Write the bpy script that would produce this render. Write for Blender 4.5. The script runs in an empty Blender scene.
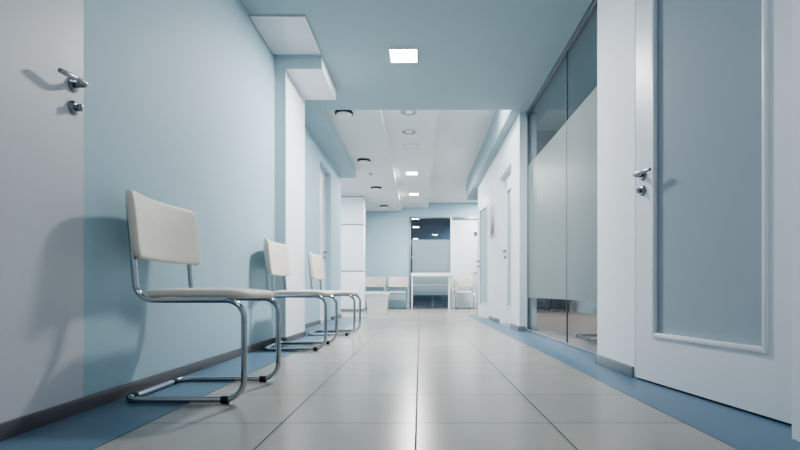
import bpy, bmesh, math
from mathutils import Vector, Matrix
PI = math.pi
scene = bpy.context.scene
COL = scene.collection

# ------------------------------------------------------------------ materials
def mat(name, color, rough=0.5, metal=0.0, var=0.04, scale=3.0, spec=0.5, bump=0.0, bscale=200.0, coat=0.0):
    m = bpy.data.materials.new(name); m.use_nodes = True
    nt = m.node_tree; b = nt.nodes['Principled BSDF']
    b.inputs['Roughness'].default_value = rough
    b.inputs['Metallic'].default_value = metal
    b.inputs['Specular IOR Level'].default_value = spec
    b.inputs['Coat Weight'].default_value = coat
    tc = nt.nodes.new('ShaderNodeTexCoord')
    n = nt.nodes.new('ShaderNodeTexNoise'); n.inputs['Scale'].default_value = scale; n.inputs['Detail'].default_value = 3
    nt.links.new(tc.outputs['Object'], n.inputs['Vector'])
    mix = nt.nodes.new('ShaderNodeMix'); mix.data_type = 'RGBA'
    a = [c*(1-var) for c in color]; c2 = [min(1, c*(1+var)) for c in color]
    mix.inputs[6].default_value = (*a, 1); mix.inputs[7].default_value = (*c2, 1)
    nt.links.new(n.outputs['Fac'], mix.inputs[0]); nt.links.new(mix.outputs[2], b.inputs['Base Color'])
    if bump:
        n2 = nt.nodes.new('ShaderNodeTexNoise'); n2.inputs['Scale'].default_value = bscale
        nt.links.new(tc.outputs['Object'], n2.inputs['Vector'])
        bp = nt.nodes.new('ShaderNodeBump'); bp.inputs['Strength'].default_value = bump; bp.inputs['Distance'].default_value = 0.002
        nt.links.new(n2.outputs['Fac'], bp.inputs['Height']); nt.links.new(bp.outputs[0], b.inputs['Normal'])
    return m

def srgb(r, g, b):
    f = lambda c: (c/12.92 if c <= .04045 else ((c+.055)/1.055)**2.4)
    return tuple(f(v/255) for v in (r, g, b))

def emit_mat(name, color, strength):
    m = bpy.data.materials.new(name); m.use_nodes = True
    nt = m.node_tree; nt.nodes.clear()
    o = nt.nodes.new('ShaderNodeOutputMaterial'); e = nt.nodes.new('ShaderNodeEmission')
    e.inputs[0].default_value = (*color, 1); e.inputs[1].default_value = strength
    nt.links.new(e.outputs[0], o.inputs[0]); return m

def schlick(nt, f0, k):
    """two-sided Schlick reflectance from the facing angle, scaled by k"""
    N = nt.nodes.new; L = nt.links.new
    lw = N('ShaderNodeLayerWeight'); lw.inputs[0].default_value = .5
    p = N('ShaderNodeMath'); p.operation = 'POWER'; p.inputs[1].default_value = 5; L(lw.outputs['Facing'], p.inputs[0])
    a = N('ShaderNodeMath'); a.operation = 'MULTIPLY_ADD'; a.inputs[1].default_value = k*(1-f0); a.inputs[2].default_value = k*f0
    L(p.outputs[0], a.inputs[0]); return a.outputs[0]

def glass_mat(name, tint, refl=1.0):
    """thin architectural glass: see-through plus Fresnel reflection"""
    m = bpy.data.materials.new(name); m.use_nodes = True
    nt = m.node_tree; nt.nodes.clear()
    o = nt.nodes.new('ShaderNodeOutputMaterial'); mx = nt.nodes.new('ShaderNodeMixShader')
    t = nt.nodes.new('ShaderNodeBsdfTransparent'); t.inputs[0].default_value = (*tint, 1)
    g = nt.nodes.new('ShaderNodeBsdfGlossy'); g.inputs['Roughness'].default_value = 0.0
    g.inputs[0].default_value = (.95, .97, 1, 1)
    nt.links.new(schlick(nt, .08, refl), mx.inputs[0])
    nt.links.new(t.outputs[0], mx.inputs[1]); nt.links.new(g.outputs[0], mx.inputs[2]); nt.links.new(mx.outputs[0], o.inputs[0])
    return m

def film_mat(name, color, rough=0.25, trans=0.5, clear=0.06, refl=1.0):
    """frosted film: diffuse + translucent + a little see-through, soft Fresnel sheen"""
    m = bpy.data.materials.new(name); m.use_nodes = True
    nt = m.node_tree; nt.nodes.clear(); N = nt.nodes.new; L = nt.links.new
    o = N('ShaderNodeOutputMaterial')
    tc = N('ShaderNodeTexCoord'); nz = N('ShaderNodeTexNoise'); nz.inputs['Scale'].default_value = 2.0
    L(tc.outputs['Object'], nz.inputs['Vector'])
    cr = N('ShaderNodeMix'); cr.data_type = 'RGBA'
    cr.inputs[6].default_value = (*[c*.97 for c in color], 1); cr.inputs[7].default_value = (*[min(1, c*1.03) for c in color], 1)
    L(nz.outputs['Fac'], cr.inputs[0])
    d = N('ShaderNodeBsdfDiffuse'); L(cr.outputs[2], d.inputs[0])
    tl = N('ShaderNodeBsdfTranslucent'); L(cr.outputs[2], tl.inputs[0])
    m1 = N('ShaderNodeMixShader'); m1.inputs[0].default_value = trans; L(d.outputs[0], m1.inputs[1]); L(tl.outputs[0], m1.inputs[2])
    tp = N('ShaderNodeBsdfTransparent'); m2 = N('ShaderNodeMixShader'); m2.inputs[0].default_value = clear
    L(m1.outputs[0], m2.inputs[1]); L(tp.outputs[0], m2.inputs[2])
    g = N('ShaderNodeBsdfGlossy'); g.inputs['Roughness'].default_value = rough
    m3 = N('ShaderNodeMixShader'); L(schlick(nt, .04, refl), m3.inputs[0]); L(m2.outputs[0], m3.inputs[1]); L(g.outputs[0], m3.inputs[2])
    L(m3.outputs[0], o.inputs[0]); return m

def tile_mat():
    m = bpy.data.materials.new('floor_tile'); m.use_nodes = True
    nt = m.node_tree; b = nt.nodes['Principled BSDF']; N = nt.nodes.new; L = nt.links.new
    tc = N('ShaderNodeTexCoord'); mp = N('ShaderNodeMapping')
    mp.inputs['Location'].default_value = (0.013, -1.687 + .4715*8, 0)
    L(tc.outputs['Object'], mp.inputs[0])
    br = N('ShaderNodeTexBrick'); br.offset = 0.0; br.squash = 1.0
    br.inputs['Scale'].default_value = 1.0; br.inputs['Brick Width'].default_value = .472; br.inputs['Row Height'].default_value = .4715
    br.inputs['Mortar Size'].default_value = .0028; br.inputs['Mortar Smooth'].default_value = .1
    c = srgb(158, 154, 148)
    br.inputs['Color1'].default_value = (*[x*.95 for x in c], 1); br.inputs['Color2'].default_value = (*[x*1.03 for x in c], 1)
    br.inputs['Mortar'].default_value = (*srgb(84, 85, 87), 1)
    L(mp.outputs[0], br.inputs['Vector'])
    nz = N('ShaderNodeTexNoise'); nz.inputs['Scale'].default_value = 3; nz.inputs['Detail'].default_value = 2
    L(tc.outputs['Object'], nz.inputs['Vector'])
    rmp = N('ShaderNodeMapRange'); rmp.inputs[1].default_value = .3; rmp.inputs[2].default_value = .7
    rmp.inputs[3].default_value = .975; rmp.inputs[4].default_value = 1.02; L(nz.outputs['Fac'], rmp.inputs[0])
    mx = N('ShaderNodeMix'); mx.data_type = 'RGBA'; mx.blend_type = 'MULTIPLY'; mx.inputs[0].default_value = 1
    L(br.outputs['Color'], mx.inputs[6]); L(rmp.outputs[0], mx.inputs[7]); L(mx.outputs[2], b.inputs['Base Color'])
    rr = N('ShaderNodeMapRange'); rr.inputs[3].default_value = .22; rr.inputs[4].default_value = .28; L(nz.outputs['Fac'], rr.inputs[0])
    ro = N('ShaderNodeMath'); ro.operation = 'MULTIPLY_ADD'; ro.inputs[1].default_value = .6; L(br.outputs['Fac'], ro.inputs[0]); L(rr.outputs[0], ro.inputs[2])
    L(ro.outputs[0], b.inputs['Roughness'])
    so = N('ShaderNodeMath'); so.operation = 'MULTIPLY_ADD'; so.inputs[1].default_value = -.45; so.inputs[2].default_value = .5; L(br.outputs['Fac'], so.inputs[0])
    L(so.outputs[0], b.inputs['Specular IOR Level'])
    bp = N('ShaderNodeBump'); bp.invert = True; bp.inputs['Strength'].default_value = .35; bp.inputs['Distance'].default_value = .003
    L(br.outputs['Fac'], bp.inputs['Height']); L(bp.outputs[0], b.inputs['Normal'])
    return m

def picture_mat():
    m = bpy.data.materials.new('picture_print'); m.use_nodes = True
    nt = m.node_tree; b = nt.nodes['Principled BSDF']; N = nt.nodes.new; L = nt.links.new
    tc = N('ShaderNodeTexCoord'); sp = N('ShaderNodeSeparateXYZ'); L(tc.outputs['Object'], sp.inputs[0])
    nz = N('ShaderNodeTexNoise'); nz.inputs['Scale'].default_value = 7; L(tc.outputs['Object'], nz.inputs['Vector'])
    ad = N('ShaderNodeMath'); ad.operation = 'MULTIPLY_ADD'; ad.inputs[1].default_value = .35
    L(nz.outputs['Fac'], ad.inputs[0]); 
    mr = N('ShaderNodeMapRange'); mr.inputs[1].default_value = 1.36; mr.inputs[2].default_value = 1.84; L(sp.outputs['Z'], mr.inputs[0])
    L(mr.outputs[0], ad.inputs[2])
    cr = N('ShaderNodeValToRGB'); e = cr.color_ramp.elements
    e[0].position = .1; e[0].color = (*srgb(110, 105, 108), 1); e[1].position = 1.0; e[1].color = (*srgb(205, 205, 208), 1)
    x = e.new(.35); x.color = (*srgb(120, 110, 112), 1); x = e.new(.6); x.color = (*srgb(168, 142, 142), 1)
    L(ad.outputs[0], cr.inputs[0]); L(cr.outputs[0], b.inputs['Base Color']); b.inputs['Roughness'].default_value = .4
    return m

M = {}
M['blue'] = mat('pale_blue_paint', srgb(170, 197, 209), .65, var=.02, bump=.05)
M['blue_ceiling'] = mat('pale_blue_ceiling_paint', srgb(166, 187, 194), .7, var=.015)
M['pale_return'] = mat('lightened_blue_return_paint', srgb(206, 217, 224), .65, var=.015)  # wall blue lightened in colour to make up for weak light on these faces
M['white'] = mat('white_wall_paint', srgb(232, 236, 243), .6, var=.012, bump=.04)
M['white_ceiling'] = mat('white_ceiling_paint', srgb(226, 228, 228), .7, var=.012)
M['door_white'] = mat('white_door_enamel', srgb(234, 237, 243), .38, var=.01)
M['tile'] = tile_mat()
M['strip'] = mat('blue_floor_border', srgb(90, 117, 139), .34, var=.05, scale=6)
M['skirt'] = mat('dark_grey_skirting', srgb(90, 88, 91), .4, var=.05, scale=8)
M['skirt_grey'] = mat('grey_skirting', srgb(128, 136, 142), .4, var=.04, scale=8)
M['chrome'] = mat('chrome_tube', srgb(188, 192, 196), .09, 1.0, var=.02)
M['steel'] = mat('satin_steel', srgb(150, 155, 160), .25, 1.0, var=.03)
M['rail'] = mat('grey_aluminium_rail', srgb(128, 138, 144), .4, .5, var=.02)
M['rubber'] = mat('black_rubber', srgb(22, 22, 24), .6, var=.1)
M['vinyl'] = mat('cream_vinyl', srgb(217, 211, 201), .5, var=.02, scale=4, bump=.12, bscale=350)
M['clear'] = glass_mat('clear_glass', (.84, .89, .91), .7)
M['film'] = film_mat('frosted_glass_film', srgb(158, 170, 171), .36, .45, .05, .45)
M['film_far'] = film_mat('pale_frosted_glass', srgb(158, 176, 184), .2, .3, .0, 1.0)
M['door_glass'] = film_mat('blue_grey_frosted_pane', srgb(182, 195, 206), .5, .15, .0, .25)
M['door_glass_far'] = film_mat('green_grey_frosted_pane', srgb(186, 204, 208), .3, .15, .0, .7)
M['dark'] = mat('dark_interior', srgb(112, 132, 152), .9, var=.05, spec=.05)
M['brown_floor'] = mat('brown_floor', srgb(138, 114, 102), .4, var=.06, scale=5)
M['cab'] = mat('dark_cabinet_front', srgb(52, 48, 50), .45, var=.06)
M['led'] = emit_mat('led_panel', (1, .99, .97), 14)
M['led_off'] = mat('unlit_panel', srgb(226, 228, 228), .35, var=.01)
M['lampdark'] = mat('dark_lamp_recess', srgb(40, 40, 42), .6, var=.05)
M['plastic'] = mat('white_plastic', srgb(232, 232, 230), .35, var=.012)
M['hatch'] = mat('white_ceiling_panel', srgb(214, 219, 224), .3, var=.02)
M['gap'] = mat('dark_gap', srgb(30, 34, 40), .8, var=.05)
M['print'] = picture_mat()
M['table_white'] = mat('white_laminate', srgb(236, 239, 240), .3, var=.01)
M['grey_blue'] = mat('grey_blue_wall', srgb(120, 142, 152), .7, var=.03)
M['room_dark'] = mat('dusky_blue_wall', srgb(150, 172, 182), .7, var=.03)

# ------------------------------------------------------------------ mesh helpers
def box_bm(bm, x0, x1, y0, y1, z0, z1, bev=0.0, seg=2):
    vs = [bm.verts.new((x, y, z)) for x in (x0, x1) for y in (y0, y1) for z in (z0, z1)]
    F = [(0,1,3,2), (4,6,7,5), (0,4,5,1), (2,3,7,6), (0,2,6,4), (1,5,7,3)]
    fs = [bm.faces.new([vs[i] for i in f]) for f in F]
    if bev > 0:
        es = list({e for f in fs for e in f.edges})
        bmesh.ops.bevel(bm, geom=es, offset=bev, segments=seg, profile=.5, affect='EDGES')
    return bm

def sweep(bm, pts, r, n=14, closed=False, caps=True):
    """round tube along a polyline, parallel-transported"""
    P = [Vector(p) for p in pts]; K = len(P); T = []
    for i in range(K):
        a = P[i-1] if (i or closed) else P[i]; b = P[(i+1) % K] if (i < K-1 or closed) else P[i]
        T.append((b-a).normalized())
    u = T[0].orthogonal().normalized(); rings = []
    for i in range(K):
        if i:
            q = T[i-1].rotation_difference(T[i]); u = q @ u
        u = (u - T[i]*u.dot(T[i])).normalized(); v = T[i].cross(u)
        rr = r[i] if isinstance(r, (list, tuple)) else r
        rings.append([bm.verts.new(P[i] + rr*(math.cos(2*PI*k/n)*u + math.sin(2*PI*k/n)*v)) for k in range(n)])
    for i in range(K if closed else K-1):
        A, B = rings[i], rings[(i+1) % K]
        for k in range(n): bm.faces.new((A[k], A[(k+1) % n], B[(k+1) % n], B[k]))
    if caps and not closed:
        bm.faces.new(rings[0][::-1]); bm.faces.new(rings[-1])
    return bm

def fillet(pts, rads, n=8):
    """polyline with rounded corners"""
    P = [Vector(p) for p in pts]; out = [P[0]]
    for i in range(1, len(P)-1):
        r = rads[i-1]; a = (P[i-1]-P[i]).normalized(); b = (P[i+1]-P[i]).normalized()
        ang = a.angle(b); d = r/math.tan(ang/2)
        c = P[i] + (a+b).normalized()*(r/math.sin(ang/2))
        s = P[i]+a*d - c; e = P[i]+b*d - c
        for k in range(n+1):
            t = k/n; th = s.angle(e)
            out.append(c + (math.sin((1-t)*th)*s + math.sin(t*th)*e)/math.sin(th))
    out.append(P[-1]); return out

def lathe(bm, prof, n=32, c=(0, 0, 0), axis='Z'):
    rings = []
    for r, z in prof:
        if r < 1e-6:
            p = (0, 0, z); ring = [p]
        else: ring = [(r*math.cos(2*PI*k/n), r*math.sin(2*PI*k/n), z) for k in range(n)]
        vs = []
        for (x, y, zz) in ring:
            if axis == 'X': x, y, zz = zz, x, y
            elif axis == 'Y': x, y, zz = x, zz, y
            vs.append(bm.verts.new((x+c[0], y+c[1], zz+c[2])))
        rings.append(vs)
    for A, B in zip(rings, rings[1:]):
        for k in range(n):
            if len(A) == 1 and len(B) == 1: break
            if len(A) == 1: bm.faces.new((A[0], B[(k+1) % n], B[k]))
            elif len(B) == 1: bm.faces.new((A[k], A[(k+1) % n], B[0]))
            else: bm.faces.new((A[k], A[(k+1) % n], B[(k+1) % n], B[k]))
    return bm

def rrect(w, h, r, n=7):
    """rounded rectangle outline, centred"""
    r = max(.0005, min(r, w/2-1e-4, h/2-1e-4)); o = []
    for cx, cy, a0 in ((w/2-r, h/2-r, 0), (-w/2+r, h/2-r, PI/2), (-w/2+r, -h/2+r, PI), (w/2-r, -h/2+r, 1.5*PI)):
        for k in range(n+1):
            a = a0 + PI/2*k/n; o.append((cx+r*math.cos(a), cy+r*math.sin(a)))
    # densify the straights
    out = []
    for i in range(len(o)):
        a, b = o[i], o[(i+1) % len(o)]; d = math.hypot(b[0]-a[0], b[1]-a[1])
        out.append(a); m = int(d/.04)
        for j in range(1, m): out.append((a[0]+(b[0]-a[0])*j/m, a[1]+(b[1]-a[1])*j/m))
    return out

def cushion(bm, w, h, r, thick, dome, fn, edge=None):
    """upholstered pad: outline w x h, edge rounding, dome on the front; fn maps (u, v, t) to a point"""
    edge = edge or thick/2; base = rrect(w, h, r); n = len(base); prof = []
    K = 5
    for k in range(K+1):
        a = PI/2*k/K; prof.append((edge*(1-math.cos(a)), math.sin(a)))      # inset, level 0..1
    def ring(ins, t, sc=1.0, dm=0.0):
        vs = []
        sx, sy = (w-2*ins)/w*sc, (h-2*ins)/h*sc
        for (u, v) in base: vs.append(bm.verts.new(fn(u*sx, v*sy, t + dm)))
        return vs
    front = [ring(i, t*thick/2) for i, t in prof]
    back = [ring(i, -t*thick/2) for i, t in prof[1:]]
    ins = prof[-1][0]
    for s in (.88, .72, .5, .28, .1):
        front.append(ring(ins, thick/2, s, dome*(1-s*s))); back.append(ring(ins, -thick/2, s))
    seq = back[::-1] + front
    for A, B in zip(seq, seq[1:]):
        for k in range(n): bm.faces.new((A[k], A[(k+1) % n], B[(k+1) % n], B[k]))
    bm.faces.new(front[-1]); bm.faces.new(back[-1][::-1])
    return bm

def obj(name, bm, m, parent=None, smooth=False, loc=None):
    bmesh.ops.recalc_face_normals(bm, faces=bm.faces)
    me = bpy.data.meshes.new(name); bm.to_mesh(me); bm.free()
    if smooth:
        for p in me.polygons: p.use_smooth = True
        me.set_sharp_from_angle(angle=math.radians(40))
    me.materials.append(m)
    o = bpy.data.objects.new(name, me); COL.objects.link(o)
    if parent: o.parent = parent
    if loc: o.location = loc
    return o

def NB(): return bmesh.new()
def sheet(name, axis, c, a0, a1, z0, z1, m, parent):
    bm = NB()
    q = [(a0, z0), (a1, z0), (a1, z1), (a0, z1)]
    bm.faces.new([bm.verts.new((c, a, z) if axis == 'x' else (a, c, z)) for a, z in q])
    return obj(name, bm, m, parent)
def bx(name, x0, x1, y0, y1, z0, z1, m, parent=None, bev=0.0):
    return obj(name, box_bm(NB(), x0, x1, y0, y1, z0, z1, bev), m, parent, smooth=bev > 0)
def tag(o, label=None, cat=None, group=None, kind=None):
    if label: o['label'] = label
    if cat: o['category'] = cat
    if group: o['group'] = group
    if kind: o['kind'] = kind
    return o
def thing(name, label, cat, loc=(0, 0, 0), rz=0, group=None, kind=None):
    e = bpy.data.objects.new(name, None); COL.objects.link(e); e.location = loc; e.rotation_euler = (0, 0, rz)
    e.empty_display_size = .1
    return tag(e, label, cat, group, kind)
def struct(name, boxes, m, label, cat, bev=0):
    bm = NB()
    for b in boxes: box_bm(bm, *b, bev)
    return tag(obj(name, bm, m, smooth=bev > 0), label, cat, None, 'structure')
def dup(root, loc, rz=0, label=None, group=None):
    r = root.copy(); COL.objects.link(r); r.location = loc; r.rotation_euler = (0, 0, rz)
    if label: r['label'] = label
    if group: r['group'] = group
    for ch in list(root.children):
        c = ch.copy(); COL.objects.link(c); c.parent = r
        for g in ch.children:
            d = g.copy(); COL.objects.link(d); d.parent = c
    return r

# ------------------------------------------------------------------ key dimensions (metres)
XL, XR = -1.30, 1.142          # near corridor walls
XL2, XR2 = -1.46, 1.17         # walls past the beam
XG = 1.27                      # glass partition
ZC = 2.57                      # low blue ceiling
YS = 5.56                      # where the low ceiling stops
YF = 13.5                      # end wall
ZL, ZM, ZR = 2.74, 2.83, 2.97  # stepped white ceiling

# ------------------------------------------------------------------ floor
struct('floor', [(-3.6, 3.6, -3.2, YF+.02, -.1, 0)], M['tile'], 'pale grey square tiled corridor floor with dark joints', 'floor')
struct('trim_1', [(XL, -.955, -3.0, 5.0, 0, .002), (XL2, -.955, 5.0, 8.85, 0, .002)], M['strip'],
       'blue floor border strip along the left wall under the chairs', 'floor border')
struct('trim_2', [(.928, 1.31, -3.0, 5.64, 0, .002), (.928, XR2, 5.64, 9.7, 0, .002)], M['strip'],
       'blue floor border strip along the right wall and glass partition', 'floor border')

# ------------------------------------------------------------------ left side
struct('wall_left', [(XL-.15, XL, -3.2, 4.29, 0, ZC)], M['blue'], 'plain pale blue wall behind the first two chairs', 'wall')
# pilaster (near face blue, the rest white) and beam
struct('pilaster_left', [(XL2-.3, -1.20, 4.305, 5.0, 0, 2.453)], M['white'], 'white pilaster projecting from left wall beside the second chair', 'pillar')
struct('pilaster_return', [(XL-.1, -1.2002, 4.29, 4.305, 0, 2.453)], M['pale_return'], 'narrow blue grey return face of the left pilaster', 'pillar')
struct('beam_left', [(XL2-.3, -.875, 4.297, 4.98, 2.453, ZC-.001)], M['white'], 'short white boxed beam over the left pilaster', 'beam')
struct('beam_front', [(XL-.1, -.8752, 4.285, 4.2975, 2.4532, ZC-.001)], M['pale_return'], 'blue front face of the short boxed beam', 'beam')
# left wall past the pilaster with a deep door recess
Y0, Y1, ZD = 7.0, 7.87, 2.385
struct('wall_left_hall', [(XL2-.25, XL2, 5.0, Y0, 0, ZL), (XL2-.25, XL2, Y1, 8.85, 0, ZL), (XL2-.25, XL2, Y0, Y1, ZD, ZL)], M['blue'],
       'pale blue hall wall with a recessed white door beyond the left pilaster', 'wall')
struct('bulkhead_left', [(XL2, -1.18, YS, 8.88, ZC, ZL)], M['blue_ceiling'], 'pale blue ceiling bulkhead along the left hall wall', 'bulkhead')

# skirting: small profile with rounded top
def skirting(name, segs, m, label):
    bm = NB()
    for (x0, x1, y0, y1, h) in segs: box_bm(bm, x0, x1, y0, y1, 0, h, .004)
    return tag(obj(name, bm, m, smooth=True), label, 'skirting board', None, 'structure')
skirting('baseboard_left', [(XL, XL+.014, -3.0, 4.29, .056), (-1.2, -1.186, 4.28, 5.0, .056), (XL2, XL2+.014, 5.0, Y0, .056), (XL2, XL2+.014, Y1, 8.85, .056), (XL, -1.186, 4.276, 4.29, .056)],
         M['skirt'], 'low dark grey skirting along the left wall')

# ------------------------------------------------------------------ ceilings
struct('ceiling', [(-1.7, 3.6, -3.2, YS, ZC, 3.1)], M['blue_ceiling'], 'flat pale blue lowered ceiling over the near corridor', 'ceiling')
# stepped white ceiling of the hall
DL = [(-.963, 6.08), (-.967, 8.29), (-.955, 10.47), (-.95, 12.7)]
def slab_with_holes(name, x0, x1, y0, y1, z, top, holes, r, m, label):
    """ceiling slab with real round openings for the recessed lamps"""
    o = obj(name, box_bm(NB(), x0, x1, y0, y1, z, top), m)
    cutters = []
    for i, (hx, hy) in enumerate(holes):
        c = obj('cutter', lathe(NB(), [(0, z-.05), (r, z-.05), (r, z+.11), (0, z+.11)], 40, (hx, hy, 0)), m)
        md = o.modifiers.new('b%d' % i, 'BOOLEAN'); md.object = c; md.operation = 'DIFFERENCE'; md.solver = 'EXACT'; cutters.append(c)
    dg = bpy.context.evaluated_depsgraph_get()
    me = bpy.data.meshes.new_from_object(o.evaluated_get(dg)); o.modifiers.clear(); o.data = me
    for c in cutters: bpy.data.objects.remove(c)
    return tag(o, label, 'ceiling', None, 'structure')
struct('ceiling_slab_left', [(-3.6, -.50, YS+.001, YF, ZL, 3.1)], M['white_ceiling'], 'lowest step of the white hall ceiling on the left with round spotlights', 'ceiling')
VT = [(-.147, 6.32), (-.162, 7.09)]
slab_with_holes('ceiling_slab_middle', -.50, .235, YS+.001, YF, ZM, 3.1, VT, .095, M['white_ceiling'], 'middle step of the white hall ceiling with square lights')
struct('ceiling_slab_right', [(.235, 3.6, YS+.001, YF, ZR, 3.1)], M['white_ceiling'], 'highest step of the white hall ceiling on the right', 'ceiling')
struct('bulkhead_right', [(1.06, 3.6, YS+.001, 11.0, ZC, ZR)], M['blue_ceiling'], 'pale blue ceiling bulkhead along the right hall wall', 'bulkhead')

# ------------------------------------------------------------------ right side
struct('pilaster_right', [(XR, 1.40, 2.548, 3.09, 0, ZC)], M['white'], 'white pilaster between glass partition and frosted door', 'pillar')
struct('wall_right', [(1.36, 1.5, -3.2, 2.55, 0, ZC), (XR, 1.36, 1.0, 2.548, 2.13, ZC), (XR+.02, 1.36, -3.2, 1.50, 0, ZC)], M['white'], 'white wall around the nearest right-hand door', 'wall')
struct('wall_right_hall', [(XR2, 1.37, 5.655, 6.17, 0, ZC), (XR2, 1.37, 7.05, 8.10, 0, ZC), (XR2, 1.37, 8.86, 9.68, 0, ZC),
                           (XR2, 1.37, 6.17, 7.05, 2.12, ZC), (XR2, 1.37, 8.10, 8.86, 2.10, ZC)], M['white'],
       'white hall wall with two doors beyond the glass partition', 'wall')
struct('wall_right_return', [(XR2, 1.37, 5.64, 5.655, 0, ZC)], M['pale_return'], 'narrow pale grey blue end face of the white hall wall', 'wall')
skirting('baseboard_right', [(XR-.012, XR, 2.56, 3.09, .062), (XR-.012, XG-.02, 3.09, 3.102, .062), (XR2-.012, XR2, 5.628, 6.17, .06), (XR2-.012, XG-.03, 5.628, 5.64, .06),
                             (XR2-.012, XR2, 7.05, 8.10, .06), (XR2-.012, XR2, 8.95, 9.68, .06)], M['skirt_grey'], 'grey skirting along the right wall')

# glazed partition
w1 = thing('window_1', 'tall frameless glass partition with a frosted band on the right', 'glass partition', (XG, 4.4, 0), 0, None, 'structure')
def W(name, x0, x1, y0, y1, z0, z1, m, parent, bev=0): return bx(name, x0, x1, y0-4.4, y1-4.4, z0, z1, m, parent, bev)
J = 4.147
for (a, b) in ((3.0, J-.004), (J+.004, 5.64)):
    p = sheet('glass_pane', 'x', 0, a-4.4, b-4.4, .022, 2.535, M['clear'], w1)
    sheet('frosted_film', 'x', -.003, a-4.4, b-4.4, .395, 1.935, M['film'], p)
W('top_rail', -.022, .022, 3.0, 5.64, 2.53, ZC, M['rail'], w1, .003)
W('bottom_rail', -.016, .016, 3.0, 5.64, .002, .024, M['skirt_grey'], w1, .003)
W('side_rail', -.014, .014, 5.612, 5.64, .024, 2.53, M['rail'], w1, .003)
W('glass_joint', -.006, .008, J-.005, J+.005, .024, 2.53, M['rail'], w1)

# the room behind the glass
struct('floor_side_room', [(1.29, 3.59, 3.0, 11.0, .0005, .004)], M['brown_floor'], 'brownish floor of the room behind the glass', 'floor')
struct('wall_side_room', [(3.5, 3.6, 2.5, 11.2, 0, ZC), (1.37, 3.6, 11.0, 11.1, 0, ZC), (1.40, 3.6, 2.4, 2.5, 0, ZC)], M['room_dark'],
       'dusky blue walls of the room behind the glass', 'wall')
struct('reflection_beam', [(1.37, 3.5, 6.3, 6.55, 2.2, ZC)], M['grey_blue'], 'grey boxed beam added inside the glazed room for a reflected line', 'beam')  # added to stand in for a line reflected in the glass

# ------------------------------------------------------------------ end wall
struct('wall_back', [(-3.6, -.30, YF, YF+.15, 0, 3.1), (1.66, 3.6, YF, YF+.15, 0, 3.1), (-.30, 1.66, YF, YF+.15, 2.57, 3.1)], M['blue'],
       'pale blue end wall of the hall around the glazed opening', 'wall')
struct('wall_hall_sides', [(-3.6, -3.5, 8.85, YF, 0, 3.1), (-3.6, XL2-.25, 8.7, 8.85, 0, 3.1), (3.5, 3.6, 11.1, YF, 0, 3.1)], M['blue'], 'pale blue side walls of the wider hall end', 'wall')
struct('wall_front', [(-1.6, 1.6, -3.2, -3.1, 0, ZC)], M['blue'], 'pale blue wall closing the corridor behind the viewer', 'wall')
# dark unlit room behind the end glazing
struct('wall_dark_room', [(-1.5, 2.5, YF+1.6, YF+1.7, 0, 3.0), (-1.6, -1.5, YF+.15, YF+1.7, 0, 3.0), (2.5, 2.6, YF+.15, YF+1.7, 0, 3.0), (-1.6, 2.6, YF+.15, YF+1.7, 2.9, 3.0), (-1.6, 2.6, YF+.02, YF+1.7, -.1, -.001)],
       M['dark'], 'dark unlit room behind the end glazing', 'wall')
w2 = thing('window_2', 'end glazing with dark upper strip and frosted pane behind the tall table', 'glazed screen', (0, YF, 0), 0, None, 'structure')
bx('frame', -.30, -.255, -.03, .05, 0, 2.57, M['rail'], w2, .004)
bx('frame', .855, .90, -.03, .05, 0, 2.57, M['table_white'], w2, .004)
bx('frame', -.255, .855, -.02, .05, 2.53, 2.57, M['rail'], w2, .004)
p = sheet('glass_pane', 'y', .01, -.255, .855, 0.01, 2.53, glass_mat('end_clear_glass', (.8, .86, .9), 1.0), w2)
sheet('frosted_film', 'y', .006, -.215, .85, .37, 1.93, M['film_far'], p)
bx('mullion', .33, .37, .03, .06, .01, .37, M['rail'], w2)

# ------------------------------------------------------------------ doors
def lever_set(parent, x, y, z, side, back=1, zdrop=.085, s=1.0, tilt=.014):
    """door handle on a leaf face: side = direction of the corridor in x (+1 / -1); lever runs towards back*y"""
    bm = NB()
    lathe(bm, [(0, 0), (.027, 0), (.027, .006), (.022, .011), (.011, .012), (.0095, .05), (0, .05)], 24, (0, 0, 0), 'X')
    if side < 0:
        for v in bm.verts: v.co.x *= -1
    for v in bm.verts: v.co += Vector((x, y, z))
    h = obj('door_handle', bm, M['steel'], parent, smooth=True)
    L = sweep(NB(), fillet([(x+side*.036, y, z), (x+side*.054, y, z), (x+side*(.054-tilt*.4), y+back*.055, z+.002), (x+side*(.054-tilt), y+back*.12, z)], [.012, .05], 5),
              [.0095]*7 + [.010]*5 + [.0105, .0085], 12)
    obj('lever', L, M['steel'], h, smooth=True)
    bm = NB()
    lathe(bm, [(0, 0), (.026, 0), (.026, .006), (.021, .011), (.012, .012), (.012, .016), (0, .016)], 24, (0, 0, 0), 'X')
    if side < 0:
        for v in bm.verts: v.co.x *= -1
    for v in bm.verts: v.co += Vector((x, y, z-zdrop))
    k = obj('lock', bm, M['steel'], parent, smooth=True)
    bm = NB(); a, b = sorted((x+side*.014, x+side*.036))
    box_bm(bm, a, b, y-.005, y+.005, z-zdrop-.013, z-zdrop+.013, .003)
    obj('thumb_turn', bm, M['steel'], k, smooth=True)

def frame_bm(y0, y1, z0, z1, t, x0, x1, bev):
    bm = NB()
    for b in ((y0, y0+t, z0, z1), (y1-t, y1, z0, z1), (y0+t, y1-t, z0, z0+t), (y0+t, y1-t, z1-t, z1)):
        box_bm(bm, x0, x1, b[0], b[1], b[2], b[3], bev)
    return bm

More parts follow.
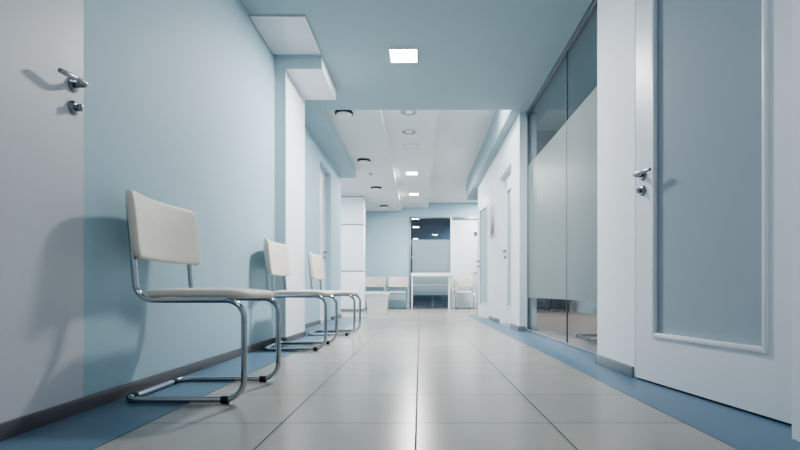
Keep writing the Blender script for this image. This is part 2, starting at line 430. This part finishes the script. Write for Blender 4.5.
def glazed_leaf(root, L, H, stile, zb, zt, pane, side, z0=.011, thick=.04):
    """leaf along local +y (0..L), visible face at x=0 looking towards side; frame of stiles and rails round a frosted pane"""
    a, b = sorted((0, -side*thick))
    bm = NB()
    box_bm(bm, a, b, 0, stile, z0, H); box_bm(bm, a, b, L-stile, L, z0, H)
    box_bm(bm, a, b, stile, L-stile, z0, zb); box_bm(bm, a, b, stile, L-stile, zt, H)
    obj('door_leaf', bm, M['door_white'], root)
    c, d = sorted((-side*.014, -side*.022))
    obj('glass_pane', box_bm(NB(), c, d, stile, L-stile, zb, zt), pane, root)
    e, f = sorted((side*.010, -side*.014))
    obj('moulding', frame_bm(stile-.012, L-stile+.012, zb-.012, zt+.012, .022, e, f, .004), M['door_white'], root, smooth=True)

# nearest right-hand door, ajar: latch edge at (XR, 2.54), swings back by 7.6 deg towards the viewer
d1 = thing('door_1', 'white door with large blue grey frosted pane, nearest on the right', 'door', (XR, 2.54, 0), 0, None, 'structure')
d1.rotation_euler = (0, 0, PI + math.atan(.133))          # local +y runs towards the viewer, local +x into the corridor
glazed_leaf(d1, .97, 2.12, .156, .249, 2.0, M['door_glass'], 1)
lever_set(d1, 0, .064, 1.062, 1, 1, .08)
# nearest left-hand door leaf on the blue wall
d2 = thing('door_2', 'plain white door with steel lever at the left edge beside first chair', 'door', (XL, 1.846, 0), 0, None, 'structure')
bx('door_leaf', -.03, .006, -.95, 0, .056, 2.12, mat('greyish_door_enamel', srgb(205, 207, 213), .45, var=.01), d2)
lever_set(d2, .006, -.056, 1.232, 1, -1, .085)
# recessed door on the left
d3 = thing('door_3', 'narrow white door in the recess of the blue left wall', 'door', (XL2-.10, Y0, 0), 0, None, 'structure')
bm = NB(); box_bm(bm, -.04, 0, .0, Y1-Y0, .006, 2.05); obj('door_leaf', bm, M['door_white'], d3)
bm = NB(); box_bm(bm, -.04, -.003, .0, Y1-Y0, 2.056, ZD); obj('transom_panel', bm, M['door_white'], d3)
obj('door_frame', frame_bm(.0, Y1-Y0, .0, ZD, .035, .0, .012, .003), M['door_white'], d3, smooth=True)
lever_set(d3, 0, Y1-Y0-.09, 1.10, 1, -1)
# two doors on the right hall wall
d4 = thing('door_4', 'white glazed door set back in the right wall next to the glass partition', 'door', (1.25, 6.17, 0), 0, None, 'structure')
glazed_leaf(d4, .88, 2.115, .15, .25, 1.9, M['door_glass_far'], -1, .006)
lever_set(d4, 0, .80, 1.05, -1, -1)
d5 = thing('door_5', 'white glazed door standing slightly ajar at far end of right wall', 'door', (1.172, 8.105, 0), 0, None, 'structure')
d5.rotation_euler = (0, 0, math.atan2(.10, .745))
glazed_leaf(d5, .752, 2.08, .12, .24, 1.93, M['door_glass_far'], -1, .006)
lever_set(d5, 0, .69, 1.02, -1, -1)
# white door at the end wall
d6 = thing('door_6', 'plain white end door behind the right visitor chair', 'door', (.90, YF, 0), 0, None, 'structure')
bx('door_leaf', .0, .72, .0, .04, .006, 2.48, M['door_white'], d6)
bx('door_frame', .72, .76, -.02, .06, 0, 2.57, M['rail'], d6, .003)
bx('door_head', .0, .72, -.01, .06, 2.48, 2.57, M['rail'], d6, .003)
bx('door_closer', .62, .70, -.045, 0, 2.06, 2.16, M['steel'], d6, .005)
h = obj('door_handle', lathe(NB(), [(0, -.05), (.012, -.05), (.012, -.01), (.03, -.008), (.03, 0), (0, 0)], 18, (.66, 0, 1.0), 'Y'), M['steel'], d6, smooth=True)
obj('lever', sweep(NB(), [(.66, -.05, 1.0), (.54, -.045, 1.0)], .01, 10), M['steel'], h, smooth=True)

# ------------------------------------------------------------------ cantilever visitor chairs
R = .0125
def make_chair(label, group):
    t = thing('visitor_chair', label, 'chair', (0, 0, 0), 0, group)
    hw, zf, zs, xf = .24, R+.003, .427, .49
    half = [(.014, hw, .83), (.046, hw, zs), (xf, hw, zs), (xf, hw, zf), (-.008, hw, zf)]
    pts = half + [(x, -y, z) for x, y, z in half[::-1]]
    path = fillet(pts, [.075, .075, .085, .055, .055, .085, .075, .075], 9)
    obj('frame', sweep(NB(), path, R, 16), M['chrome'], t, smooth=True)
    # seat pad, softly domed, waterfall front
    W_, D_ = .46, .455
    def seat_fn(u, v, tt):
        x = .262 + u
        e = max(0, abs(u)/(D_/2) - .55)/.45
        return (x, v, .4535 + tt - .010*e**2*(1.6 if u < 0 else .7))
    obj('seat', cushion(NB(), D_, W_, .07, .034, .009, seat_fn, .016), M['vinyl'], t, smooth=True)
    # backrest pad, curved across its width and leaning back with the uprights
    BW, BH = .56, .285
    def back_fn(u, v, tt):
        z = .740 + v
        lean = -(z-.61)*.085 + .012*max(0, -v/(BH/2))**2
        bow = -.042*(1-(u/(BW/2))**2)
        wave = .006*math.cos(v/(BH/2)*PI/2)
        return (.056 + bow + lean + tt + wave, u, z)
    obj('backrest', cushion(NB(), BW, BH, .034, .036, .006, back_fn, .014), M['vinyl'], t, smooth=True)
    for (p, q) in (((.396, hw, zf), (.426, hw, zf)), ((.396, -hw, zf), (.426, -hw, zf)), ((-.008, .18, zf), (-.008, .155, zf)), ((-.008, -.18, zf), (-.008, -.155, zf))):
        obj('rubber_foot', sweep(NB(), [p, q], R+.003, 16), M['rubber'], t, smooth=True)
    return t
XB = -1.215
c1 = make_chair('cream cantilever chair with chrome frame nearest the viewer by left wall', 'visitor chairs along the left wall')
c1.location = (XB, 2.22, 0)
dup(c1, (XB-.012, 3.99, 0), 0, 'cream chrome-framed chair against the blue wall just before the white pilaster')
dup(c1, (XB+.035, 5.285, 0), 0, 'cream chrome-framed chair just past the white pilaster, farthest of the three in line')
dup(c1, (1.60, 4.66, .004), 0, 'chrome-framed chair seen low through the glass partition', 'chairs behind glass')
dup(c1, (-.605, 13.38, 0), -PI/2, 'cream chair against end wall left of the tall white table', 'chairs at the end of the hall')
dup(c1, (-1.24, 13.38, 0), -PI/2, 'cream chair at end wall partly hidden behind the white tub', 'chairs at the end of the hall')
dup(c1, (1.20, 13.34, 0), -PI/2, 'cream chair in front of the white end door', 'chairs at the end of the hall')

# ------------------------------------------------------------------ far furniture
tb = thing('tall_table', 'tall narrow white table with thin legs before the end glazing', 'table', (.32, 12.9, 0))
bx('tabletop', -.56, .57, -.22, .22, .87, .965, M['table_white'], tb, .008)
for sx in (-.53, .46):
    for sy in (-.19, .19): bx('leg', sx-.016, sx+.016, sy-.016, sy+.016, 0, .872, M['table_white'], tb, .003)
bx('crossbar', -.52, .45, .18, .20, .645, .67, M['table_white'], tb, .003)

bm = NB()
def tub_ring(w, d, z, r): return [bm.verts.new((x, y, z)) for x, y in rrect(w, d, r, 6)]
def loft(rings):
    for A, B in zip(rings, rings[1:]):
        n = min(len(A), len(B))
        for k in range(n): bm.faces.new((A[k], A[(k+1) % n], B[(k+1) % n], B[k]))
def rr_scaled(w, d, z):
    base = rrect(.5, .5, .06, 6)
    return [bm.verts.new((x*w/.5, y*d/.5, z)) for x, y in base]
outer = [rr_scaled(.36, .36, 0), rr_scaled(.385, .385, .005), rr_scaled(.47, .47, .385), rr_scaled(.51, .51, .388), rr_scaled(.52, .52, .395), rr_scaled(.52, .52, .455),
         rr_scaled(.512, .512, .463), rr_scaled(.48, .48, .463), rr_scaled(.47, .47, .455), rr_scaled(.38, .38, .03)]
loft(outer); bm.faces.new(outer[0][::-1]); bm.faces.new(outer[-1])
tag(obj('planter_tub', bm, M['plastic'], smooth=True, loc=(-.905, 10.25, 0)), 'white tapered tub with thick rim standing on the tiles by the white column', 'tub')

col = thing('column_left', 'tall white panelled column with horizontal grooves behind the tub', 'column', (-1.72, 11.4, 0), 0, None, 'structure')
bx('core', -.37, .385, -.19, .19, 0, ZL, M['skirt_grey'], col)
for (a, b) in ((.06, .93), (.955, 2.02), (2.045, 2.68)):
    bx('panel', -.38, .40, -.205, .205, a, b, M['white'], col, .006)
bx('crown', -.42, .43, -.23, .23, 2.70, ZL, M['white_ceiling'], col, .006)

# low dark cabinets in the glazed room
for i, (x0, y0, lab) in enumerate(((2.33, 10.56, 'left of two low dark cabinets under the frosted band of the partition'), (2.88, 10.56, 'right of two low dark cabinets under the frosted band of the partition'))):
    t = thing('low_cabinet', lab, 'cabinet', (x0, y0, .004), 0, 'dark cabinets behind the glass')
    bx('carcass', 0, .47, .02, .40, 0.02, .32, M['cab'], t, .004)
    for k in (0, 1):
        dd = bx('door', .005+.235*k, .230+.235*k, 0, .02, .04, .30, M['cab'], t, .003)
        bx('handle', .11+.235*k, .13+.235*k, -.015, 0, .18, .26, M['steel'], dd, .002)
    bx('top', -.01, .48, -.01, .41, .32, .34, M['cab'], t, .003)

# framed picture between the two right doors
pc = thing('framed_picture', 'small white framed picture in muted reddish grey between right doors', 'picture', (XR2, 7.65, 0))
obj('picture_frame', frame_bm(-.24, .24, 1.34, 1.84, .02, -.022, 0, .003), M['plastic'], pc, smooth=True)
bx('print', -.010, -.004, -.22, .22, 1.36, 1.82, M['print'], pc)

# ------------------------------------------------------------------ ceiling fittings
def led_panel(label, x, y, z, s, group):
    t = thing('ceiling_light', label, 'ceiling light', (x, y, z), 0, group)
    bm = NB(); f = s/2
    for b in ((-f-.008, -f, -f-.008, f+.008), (f, f+.008, -f-.008, f+.008), (-f, f, -f-.008, -f), (-f, f, f, f+.008)): box_bm(bm, b[0], b[1], b[2], b[3], -.010, -.0005)
    obj('frame', bm, M['plastic'], t)
    bx('diffuser', -f, f, -f, f, -.008, -.0005, M['led'], t)
    return t
led_panel('glowing square ceiling light in the low blue ceiling', -.145, 4.275, ZC, .235, 'lit square lights')
led_panel('glowing square light in the white ceiling, nearer of the two', -.16, 9.56, ZM, .22, 'lit square lights')
led_panel('glowing square light in the white ceiling, closest to the end wall', -.147, 11.6, ZM, .22, 'lit square lights')
for (x, y, lab) in ((-.146, 7.79, 'unlit square ceiling panel just before the lit lights'), (-.14, 12.95, 'unlit square ceiling panel close to the end wall')):
    t = thing('ceiling_panel', lab, 'ceiling panel', (x, y, ZM), 0, 'unlit square panels')
    bm = NB(); f = .12
    for b in ((-f, -f+.012, -f, f), (f-.012, f, -f, f), (-f+.012, f-.012, -f, -f+.012), (-f+.012, f-.012, f-.012, f)): box_bm(bm, b[0], b[1], b[2], b[3], -.009, -.0005)
    obj('frame', bm, mat('panel_frame_grey', srgb(190, 193, 194), .5), t); bx('face', -f+.012, f-.012, -f+.012, f-.012, -.005, -.0005, M['led_off'], t)
DLAB = ['round dark rimmed spotlight nearest the blue ceiling edge', 'round dark rimmed spotlight second from blue ceiling edge', 'round dark rimmed spotlight third from blue ceiling edge', 'round dark rimmed spotlight closest to the end wall']
proto = None
for i, (x, y) in enumerate(DL):
    if proto is None:
        proto = thing('ceiling_spotlight', DLAB[0], 'spotlight', (x, y, ZL), 0, 'round spotlights in the left ceiling step')
        obj('collar', lathe(NB(), [(0, 0), (.110, 0), (.113, -.004), (.113, -.028), (.106, -.032), (.09, -.032), (0, -.030)], 40), M['lampdark'], proto, smooth=True)
        obj('lens', lathe(NB(), [(.100, -.030), (.098, -.042), (.085, -.054), (.055, -.062), (.02, -.065), (0, -.065)], 40), M['plastic'], proto, smooth=True)
    else: dup(proto, (x, y, ZL), 0, DLAB[i])
VL = ['round white ceiling vent cut off by the blue ceiling edge', 'round white ceiling vent beside the unlit square panel']
vp = None
for i, (x, y) in enumerate(VT):
    if vp is None:
        vp = thing('ceiling_vent', VL[0], 'vent', (x, y, ZM), 0, 'round ceiling vents')
        obj('outer_ring', lathe(NB(), [(.094, .02), (.094, -.001), (.112, -.001), (.11, -.008), (.088, -.012), (.082, .012), (.094, .02)], 40), mat('vent_grey', srgb(186, 189, 190), .5), vp, smooth=True)
        obj('disc', lathe(NB(), [(0, -.006), (.05, -.010), (.068, .004), (.05, .012), (0, .012)], 40), M['plastic'], vp, smooth=True)
        obj('duct', lathe(NB(), [(.092, .02), (.09, .09), (0, .092)], 40), M['lampdark'], vp, smooth=True)
    else: dup(vp, (x, y, ZM), 0, VL[i])
sd = thing('smoke_detector', 'small round smoke detector between the spotlights on white ceiling', 'smoke detector', (-.94, 9.2, ZL))
obj('base', lathe(NB(), [(0, 0), (.052, 0), (.052, -.012), (0, -.012)], 28), M['plastic'], sd, smooth=True)
obj('sensor', lathe(NB(), [(.04, -.012), (.040, -.022), (.03, -.036), (.012, -.042), (0, -.042)], 28), mat('detector_grey', srgb(190, 193, 196), .5), sd, smooth=True)
# white ceiling hatch
ht = thing('ceiling_hatch', 'white framed square access panel in the blue ceiling above the chairs', 'hatch', (-1.085, 3.94, ZC))
obj('frame', (lambda bm: [box_bm(bm, *b, -.016, -.0005, .003) for b in ((-.212, -.192, -.285, .285), (.192, .212, -.285, .285), (-.192, .192, -.285, -.263), (-.192, .192, .263, .285))] and bm)(NB()), M['plastic'], ht, smooth=True)
bx('panel', -.192, .192, -.263, .263, -.010, -.0005, M['hatch'], ht)

# ------------------------------------------------------------------ lights
def area(name, loc, size, power, color=(1, 1, 1), rot=(0, 0, 0)):
    l = bpy.data.lights.new(name, 'AREA'); l.shape = 'SQUARE'; l.size = size; l.energy = power; l.color = color
    o = bpy.data.objects.new(name, l); COL.objects.link(o); o.location = loc; o.rotation_euler = rot; return o
COOL = (1, .985, .965)
area('led_lamp_near', (-.145, 4.275, ZC-.012), .22, 50, COOL)
area('viewer_fill', (-.145, .9, ZC-.012), .5, 3, COOL)  # unseen ceiling lamp, added as weak fill above the viewer
area('behind_fill', (-.145, -1.8, ZC-.012), .8, 13, COOL)  # unseen ceiling lamp, added as soft fill behind the viewer
area('led_lamp_hall', (-.16, 9.56, ZM-.012), .2, 42, COOL)
area('led_lamp_end', (-.147, 11.6, ZM-.012), .2, 42, COOL)
area('hall_lamp_left', (-2.3, 9.5, ZL-.02), .4, 35, COOL)
area('hall_lamp_right', (1.75, 12.6, ZR-.02), .3, 38, COOL)
area('step_fill', (.65, 6.0, ZR-.015), .22, 9, COOL)  # added fill hidden above the ceiling step, brightens hall walls and door recesses
area('soffit_fill', (-.2, 5.8, ZM-.015), .2, 16, COOL)  # added fill hidden by the lowered ceiling, lightens left wall and its door
area('side_room_fill', (2.5, 7.6, ZC-.03), .5, 34, COOL)  # added unseen fill, brightens the frosted film from behind
area('dark_room_fill', (1.6, YF+.9, 2.6), .3, 16, COOL)  # added fill, lifts the unlit room behind the end glazing

w = bpy.data.worlds.new('world'); scene.world = w; w.use_nodes = True
w.node_tree.nodes['Background'].inputs[0].default_value = (.6, .7, .8, 1)
w.node_tree.nodes['Background'].inputs[1].default_value = .3

# ------------------------------------------------------------------ camera
cam = bpy.data.cameras.new('camera'); co = bpy.data.objects.new('camera', cam); COL.objects.link(co)
co.location = (0, 0, .46); co.rotation_euler = (PI/2, 0, 0)
cam.sensor_width = 36; cam.lens = 21.6; cam.shift_x = -.025; cam.shift_y = .08375; cam.clip_start = .02
scene.camera = co
scene.view_settings.view_transform = 'AgX'
scene.view_settings.look = 'AgX - Medium High Contrast'
scene.view_settings.exposure = 0.78
scene.cycles.use_denoising = True
scene.cycles.max_bounces = 10
scene.cycles.diffuse_bounces = 6
scene.cycles.transparent_max_bounces = 16
